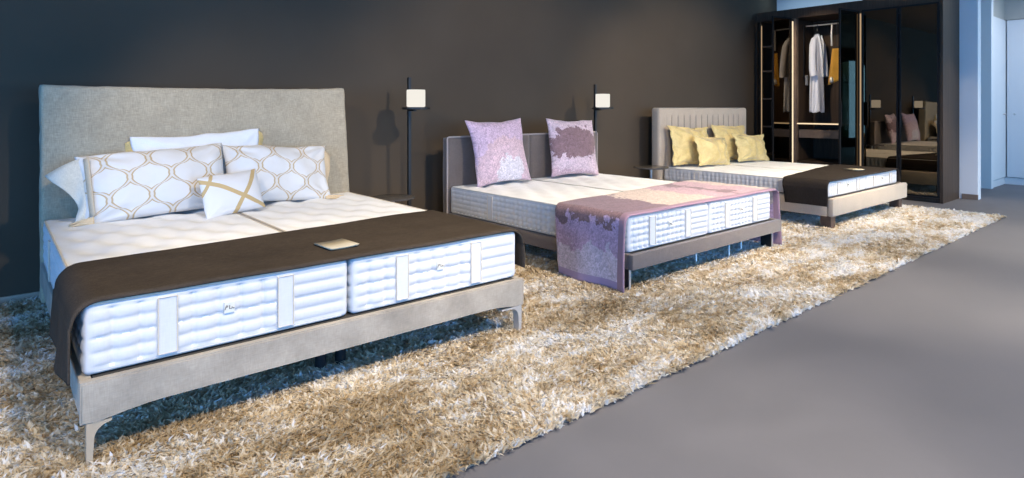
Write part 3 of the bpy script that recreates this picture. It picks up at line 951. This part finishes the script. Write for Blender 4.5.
for sg in (-1, 1):
    flap('gold_flange', pb, sg * 0.395, sg * 0.445, lambda t: 0.30 + 0.03 * t, lambda t: 0.505 - 0.02 * t, 'gold', 0, sg)
pa = pillow('pillow', 0.86, 0.45, 0.23, 'ogee', (0.84, 4.435, MT1 + 0.004), R(1), R(-20), 0.06, 5.0, R(-3), wr=0.020, round_=2.6)
tag(pa, 'long white pillow with gold ogee lattice at the far left of the nearest bed', 'pillow')
fa = flap('flange', pa, -0.385, -0.575, lambda t: 0.015, lambda t: 0.425 - 0.075 * t ** 1.2, 'flange', -0.01, 1.5, 0.03, gx=lambda v: 0.28 + 0.10 * math.cos(v * 7) + 0.62 * max(0, v - 0.35) ** 1.1 / 0.62 ** 1.0)
flap('linen_band', pa, -0.360, -0.385, lambda t: 0.05, lambda t: 0.41, 'band', -0.065, 0.5, 0.0, 3)
flap('lower_flange', pa, -0.37, -0.49, lambda t: 0.0 + 0.01 * t, lambda t: 0.045 - 0.02 * t, 'peach', -0.06, 0.5, 0.01)
pc = pillow('pillow', 0.80, 0.44, 0.22, 'ogee', (1.615, 4.495, MT1 + 0.004), R(3), R(-20), 0.07, 9.0, R(3), wr=0.022, round_=2.6)
tag(pc, 'white pillow with gold ogee lattice on the right, behind the small ribboned cushion', 'pillow')
flap('flange', pc, 0.360, 0.445, lambda t: 0.06 + 0.0 * t, lambda t: 0.40 - 0.03 * t, 'peach', -0.005, 2.5, 0.015, gx=lambda v: 0.25 + 0.75 * v ** 1.5)
flap('lower_flange', pc, 0.33, 0.56, lambda t: 0.004, lambda t: 0.034 - 0.008 * t, 'peach', -0.03, 1.5, 0.01)
pd = pillow('cushion', 0.40, 0.28, 0.12, 'ribbons', (1.24, 4.22, MT1 + 0.006), R(10), R(-24), 0.04, 12.0, R(-6), wr=0.006)
tag(pd, 'small white cushion crossed with gold ribbons, front of the nearest bed\'s pillows', 'cushion')

MT2 = 0.530
tag(pillow('cushion', 0.70, 0.64, 0.20, 'cushion_lilac', (3.765, 4.535, MT2), R(2), R(-13), 0.10, 3.0, R(-1.5), wr=0.008),
    'square lilac and pink flowered cushion, left of two on the middle bed', 'cushion')
tag(pillow('cushion', 0.68, 0.63, 0.20, 'cushion_mauve', (4.77, 4.56, MT2), R(-4), R(-12), 0.10, 7.0, R(2), wr=0.010),
    'square pale cushion with a mauve-brown patch, right of two on the middle bed', 'cushion')
MT3 = 0.502
for (x, y, w_, h_, ln, rz, sd, rl, lab) in (
        (7.06, 4.62, 0.90, 0.53, -11, 0, 1.0, 3, 'tall yellow satin cushion at the far bed\'s left, against the channelled headboard'),
        (8.06, 4.62, 0.88, 0.53, -11, 0, 4.0, 2, 'tall yellow satin cushion leaning on the headboard, further from the camera'),
        (7.26, 4.42, 0.80, 0.40, -14, 2, 6.0, 3, 'low yellow satin cushion in front of the left tall one'),
        (8.26, 4.42, 0.86, 0.40, -14, 0, 9.0, 2, 'low yellow satin cushion nearest the wardrobe, in front')):
    c = pillow('cushion', w_, h_, 0.17, 'satin', (x, y, MT3), R(rz), R(ln), 0.09, sd, R(rl), wr=0.034, fl=0.10)
    tag(c, lab, 'cushion', 'yellow satin cushions on the far bed')
    # stitched flat border round the cushion

# ------------------------------------------------------------------ lamps and side tables
def floor_lamp(x, y):
    L = thing('floor_lamp', 'lamp', 'lamp', (x, y, 0.012))
    MB().lathe([(0.13, 0.0), (0.13, 0.012), (0.124, 0.016), (0.02, 0.018)], n=48).build('base', 'black', L, True)
    MB().box(-0.014, 0.014, -0.014, 0.014, 0.018, 1.525, bev=0.002).build('pole', 'black', L)
    cx_, cy_ = 0.0, -0.115
    MB().lathe([(0.122, 1.236), (0.125, 1.239), (0.125, 1.253), (0.122, 1.256)], (cx_, cy_, 0), 48).build('tray', 'black', L, True)
    MB().box(-0.012, 0.012, -0.10, -0.014, 1.222, 1.2355).build('bracket', 'black', L)
    MB().lathe([(0.070, 1.257), (0.080, 1.262), (0.082, 1.27), (0.082, 1.403), (0.079, 1.411), (0.05, 1.412)], (cx_, cy_, 0), 48).build('lamp_shade', 'opal', L, True)
    return L
l1 = floor_lamp(2.885, 4.83)
tag(l1, 'black floor lamp with lit white cylinder shade between the nearest and middle beds', 'lamp')
l2 = copy_tree(l1); l2.location = (5.395, 4.85, 0.012)
tag(l2, 'black floor lamp with lit white cylinder shade behind the mauve-patched cushion', 'lamp')
def side_table(x, y, r):
    t = thing('side_table', 'table', 'table', (x, y, 0.012))
    MB().lathe([(r - 0.006, 0.515), (r, 0.518), (r, 0.526), (r - 0.005, 0.530)], n=64).build('table_top', 'table_top', t, True)
    MB().lathe([(0.012, 0.012), (0.012, 0.516)], n=20).build('leg', 'chrome', t, True)
    MB().lathe([(0.14, 0.0), (0.14, 0.008), (0.135, 0.012)], n=48).build('base', 'black', t, True)
    return t
t1 = side_table(2.49, 4.42, 0.175)
tag(t1, 'small round dark side table between the nearest bed and the floor lamp', 'table')
t2 = copy_tree(t1); t2.location = (6.08, 4.57, 0.012); t2.scale = (1.2, 1.2, 1.02)
tag(t2, 'small round dark side table beside the far bed\'s pale headboard', 'table')

# ------------------------------------------------------------------ wardrobe
WX0, WX1, WY0, WY1 = 9.57, 10.31, 2.50, 5.105
def wardrobe():
    W = thing('wardrobe', 'wide dark wood wardrobe with smoked glass doors filling the end wall', 'wardrobe', (0, 0, 0))
    p = lambda nm, b, mt, **k: MB().box(*b, **k).build(nm, mt, W)
    p('side_panel', (WX0, WX1, WY0, WY0 + 0.035, 0.0, 3.19), 'wood')
    p('side_panel', (WX0, WX1, WY1 - 0.03, WY1, 0.0, 2.81), 'wood')
    p('back_panel', (WX1 - 0.02, WX1, WY0 + 0.036, WY1 - 0.031, 0.06, 2.66), 'wood')
    p('top_panel', (WX0, WX1, WY0 + 0.036, WY1 - 0.031, 2.665, 2.81), 'wood')
    p('bulkhead_panel', (WX0, WX1, WY0 + 0.036, 3.48, 2.812, 3.19), 'wood')
    p('plinth', (WX0 + 0.03, WX1 - 0.021, WY0 + 0.036, WY1 - 0.031, 0.0, 0.06), 'wood')
    for y in (3.50, 4.50):
        p('divider', (WX0 + 0.03, WX1 - 0.021, y - 0.015, y + 0.015, 0.061, 2.664), 'wood')
        lx_ = WX0 + 0.018 if y > 4 else WX0 - 0.024
        p('led_strip', (lx_, lx_ + 0.011, y - 0.008, y + 0.008, 0.3, 2.62), 'led' if y > 4 else 'led_dim')
    p('led_strip', (WX0 + 0.018, WX0 + 0.029, 5.005, 5.015, 0.3, 2.60), 'led_dim')
    p('reveal_panel', (WX0 + 0.02, WX0 + 0.10, 4.445, 4.484, 0.061, 2.664), 'wood_light')
    p('reveal_panel', (WX0 + 0.03, WX0 + 0.45, 5.02, 5.05, 0.061, 2.664), 'wood')
    # left module shelves
    for z in (0.5, 0.95, 1.40, 1.85, 2.25):
        p('shelf', (WX0 + 0.06, WX1 - 0.021, 4.516, 5.019, z, z + 0.022), 'wood_light')
    # middle module: lit shelf, drawer front under it, lower shelf
    p('shelf', (WX0 + 0.06, WX1 - 0.021, 3.516, 4.444, 1.005, 1.03), 'wood_light')
    p('led_strip', (WX0 + 0.045, WX0 + 0.059, 3.52, 4.44, 1.012, 1.028), 'led')
    dr = p('drawer', (WX0 + 0.08, WX0 + 0.6, 3.53, 4.43, 0.80, 0.925), 'wood_light')
    p('shelf', (WX0 + 0.06, WX1 - 0.021, 3.516, 4.444, 0.42, 0.445), 'wood')
    # pull-down clothes rail: crossbar, two arms and their housing
    mb = MB(); mb.tube([(9.9, 3.60, 2.56), (9.9, 4.43, 2.56)], 0.012, 10)
    mb.build('hanging_rail', 'chrome', W, True)
    mb = MB(); mb.box(9.89, 9.91, 4.455, 4.475, 1.75, 2.58); mb.build('rail_arm', 'alu', W)
    mb = MB(); mb.box(9.885, 9.915, 4.40, 4.443, 1.62, 1.78, bev=0.006); mb.build('lift_housing', 'grey_plastic', W)
    # things behind the closed glass: shelves of the right module
    for z in (0.55, 1.03, 1.5, 2.0):
        p('shelf', (WX0 + 0.06, WX1 - 0.021, 2.536, 3.484, z, z + 0.022), 'wood')
    # doors
    def door(hy, ang, wdt, sgn):
        """hinge at Y=hy on the front plane; closed along sgn*Y; ang opens it towards the room"""
        d = bpy.data.objects.new('door', None); COL.objects.link(d); d.parent = W
        d.location = (WX0 - 0.012, hy, 0)
        d.rotation_euler = (0, 0, -sgn * ang if True else 0)
        a, b = (0.004, wdt - 0.004)
        if sgn < 0: a, b = -b, -a
        z0, z1, t, fw = 0.07, 2.665, 0.011, 0.022
        fm = MB()
        fm.box(-t, t, a, a + fw, z0, z1); fm.box(-t, t, b - fw, b, z0, z1)
        fm.box(-t, t, a + fw, b - fw, z0, z0 + fw); fm.box(-t, t, a + fw, b - fw, z1 - fw, z1)
        fm.build('door_frame', 'alu', d)
        MB().box(-0.003, 0.003, a + fw, b - fw, z0 + fw, z1 - fw).build('door_glass', 'smoked_glass', d)
        hy_ = (b - 0.012) if sgn > 0 else (a + 0.012)
        MB().box(-0.03, -t, hy_ - 0.008, hy_ + 0.008, 1.0, 1.35, bev=0.003).build('door_pull', 'alu', d)
        return d
    door(2.535, 0, 0.474, 1)
    door(3.487, 0, 0.474, -1)
    d = door(3.522, R(-80), 0.485, 1); d.rotation_euler.z = R(80)
    d = door(4.510, R(0), 0.485, -1); d.rotation_euler.z = R(-97)
    return W
wardrobe()

# clothes hanging in the open middle module
def robe(loc, rz):
    t = thing('bathrobe', 'long white robe hanging in the open wardrobe section', 'robe', loc, rz)
    rings = [(-0.02, 0.035, 0.03), (-0.06, 0.09, 0.05), (-0.11, 0.155, 0.07), (-0.2, 0.17, 0.085), (-0.4, 0.15, 0.085), (-0.65, 0.145, 0.09), (-0.9, 0.165, 0.095), (-1.12, 0.185, 0.10), (-1.24, 0.19, 0.10)]
    n = 48; V = []; NR = 44
    for i in range(NR):
        s_ = i / (NR - 1) * (len(rings) - 1); k = min(int(s_), len(rings) - 2); f_ = s_ - k
        z, a, b = [rings[k][q] * (1 - f_) + rings[k + 1][q] * f_ for q in range(3)]
        for j in range(n):
            th = 2 * PI * j / n
            fold = 1 + (0.10 * math.sin(th * 7 + z * 2) + 0.05 * math.sin(th * 11 - z * 3)) * min(1, -z * 1.6)
            V.append((a * math.cos(th) * fold, b * math.sin(th) * fold, z + (0.012 * math.sin(th * 5) if i == NR - 1 else 0)))
    F = [(i * n + j, i * n + (j + 1) % n, (i + 1) * n + (j + 1) % n, (i + 1) * n + j) for i in range(NR - 1) for j in range(n)]
    F.append(tuple(range(n))[::-1])
    bod = link_mesh('robe_body', V, F, 'white_cloth', t)
    for sg in (-1, 1):
        pts = [(sg * 0.11, 0, -0.11), (sg * 0.165, -0.01, -0.2), (sg * 0.20, -0.02, -0.38), (sg * 0.215, -0.03, -0.56), (sg * 0.20, -0.04, -0.68)]
        MB().tube(pts, [0.05, 0.062, 0.06, 0.062, 0.066], 18).build('sleeve', 'white_cloth', t, True)
    # shawl collar and belt
    MB().tube([(-0.05, -0.055, -0.04), (-0.04, -0.09, -0.2), (0.0, -0.10, -0.45), (0.01, -0.105, -0.7)], [0.012, 0.018, 0.016, 0.01], 10).build('collar', 'white_linen', t, True)
    MB().tube([(0.05, -0.055, -0.04), (0.05, -0.09, -0.2), (0.01, -0.10, -0.45)], [0.012, 0.018, 0.014], 10).build('collar', 'white_linen', t, True)
    h = MB(); h.tube([(0, 0, 0.13), (0.012, 0, 0.125), (0.016, 0, 0.105), (0, 0, 0.08), (0, 0, 0.02), (0.08, 0, -0.02), (0.16, 0, -0.08)], 0.006, 8)
    h.tube([(0, 0, 0.02), (-0.08, 0, -0.02), (-0.16, 0, -0.08)], 0.006, 8)
    h.build('hanger', 'black', t, True)
    return t
robe((9.88, 4.25, 2.44), R(-4)).scale = (0.86, 0.82, 1)
def mustard():
    t = thing('hanging_scarf', 'mustard yellow cloth hanging beside the white robe', 'scarf', (9.86, 3.95, 2.26), R(-60))
    n = 36; V = []; NR = 16
    for i in range(NR):
        f_ = i / (NR - 1); z = -0.04 - 0.50 * f_ - 0.05
        a = 0.055 + 0.055 * f_; b = 0.03 + 0.02 * f_
        for j in range(n):
            th = 2 * PI * j / n
            fo = 1 + 0.16 * math.sin(th * 5 + f_)
            V.append((a * math.cos(th) * fo, b * math.sin(th) * fo, z + 0.05 * math.cos(th) * f_))
    F = [(i * n + j, i * n + (j + 1) % n, (i + 1) * n + (j + 1) % n, (i + 1) * n + j) for i in range(NR - 1) for j in range(n)]
    F.append(tuple(range(n))[::-1]); F.append(tuple((NR - 1) * n + k for k in range(n)))
    link_mesh('cloth', V, F, 'mustard', t)
    h = MB(); h.tube([(0, 0, 0.31), (0.014, 0, 0.30), (0, 0, 0.27), (0, 0, -0.06)], 0.005, 8)
    h.tube([(-0.06, 0, -0.09), (0, 0, -0.05), (0.06, 0, -0.09)], 0.006, 8)
    h.build('hanger', 'black', t, True)
    MB().tube([(-0.07, -0.03, 0.27), (-0.075, -0.03, 0.1), (-0.07, -0.03, -0.05)], 0.014, 8).build('silver_ribbon', 'chrome', t, True)
    MB().lathe([(0.012, -0.62), (0.03, -0.60), (0.028, -0.55), (0.01, -0.52)], (-0.075, -0.03, 0), 16).build('tassel', 'chrome', t, True)
mustard()
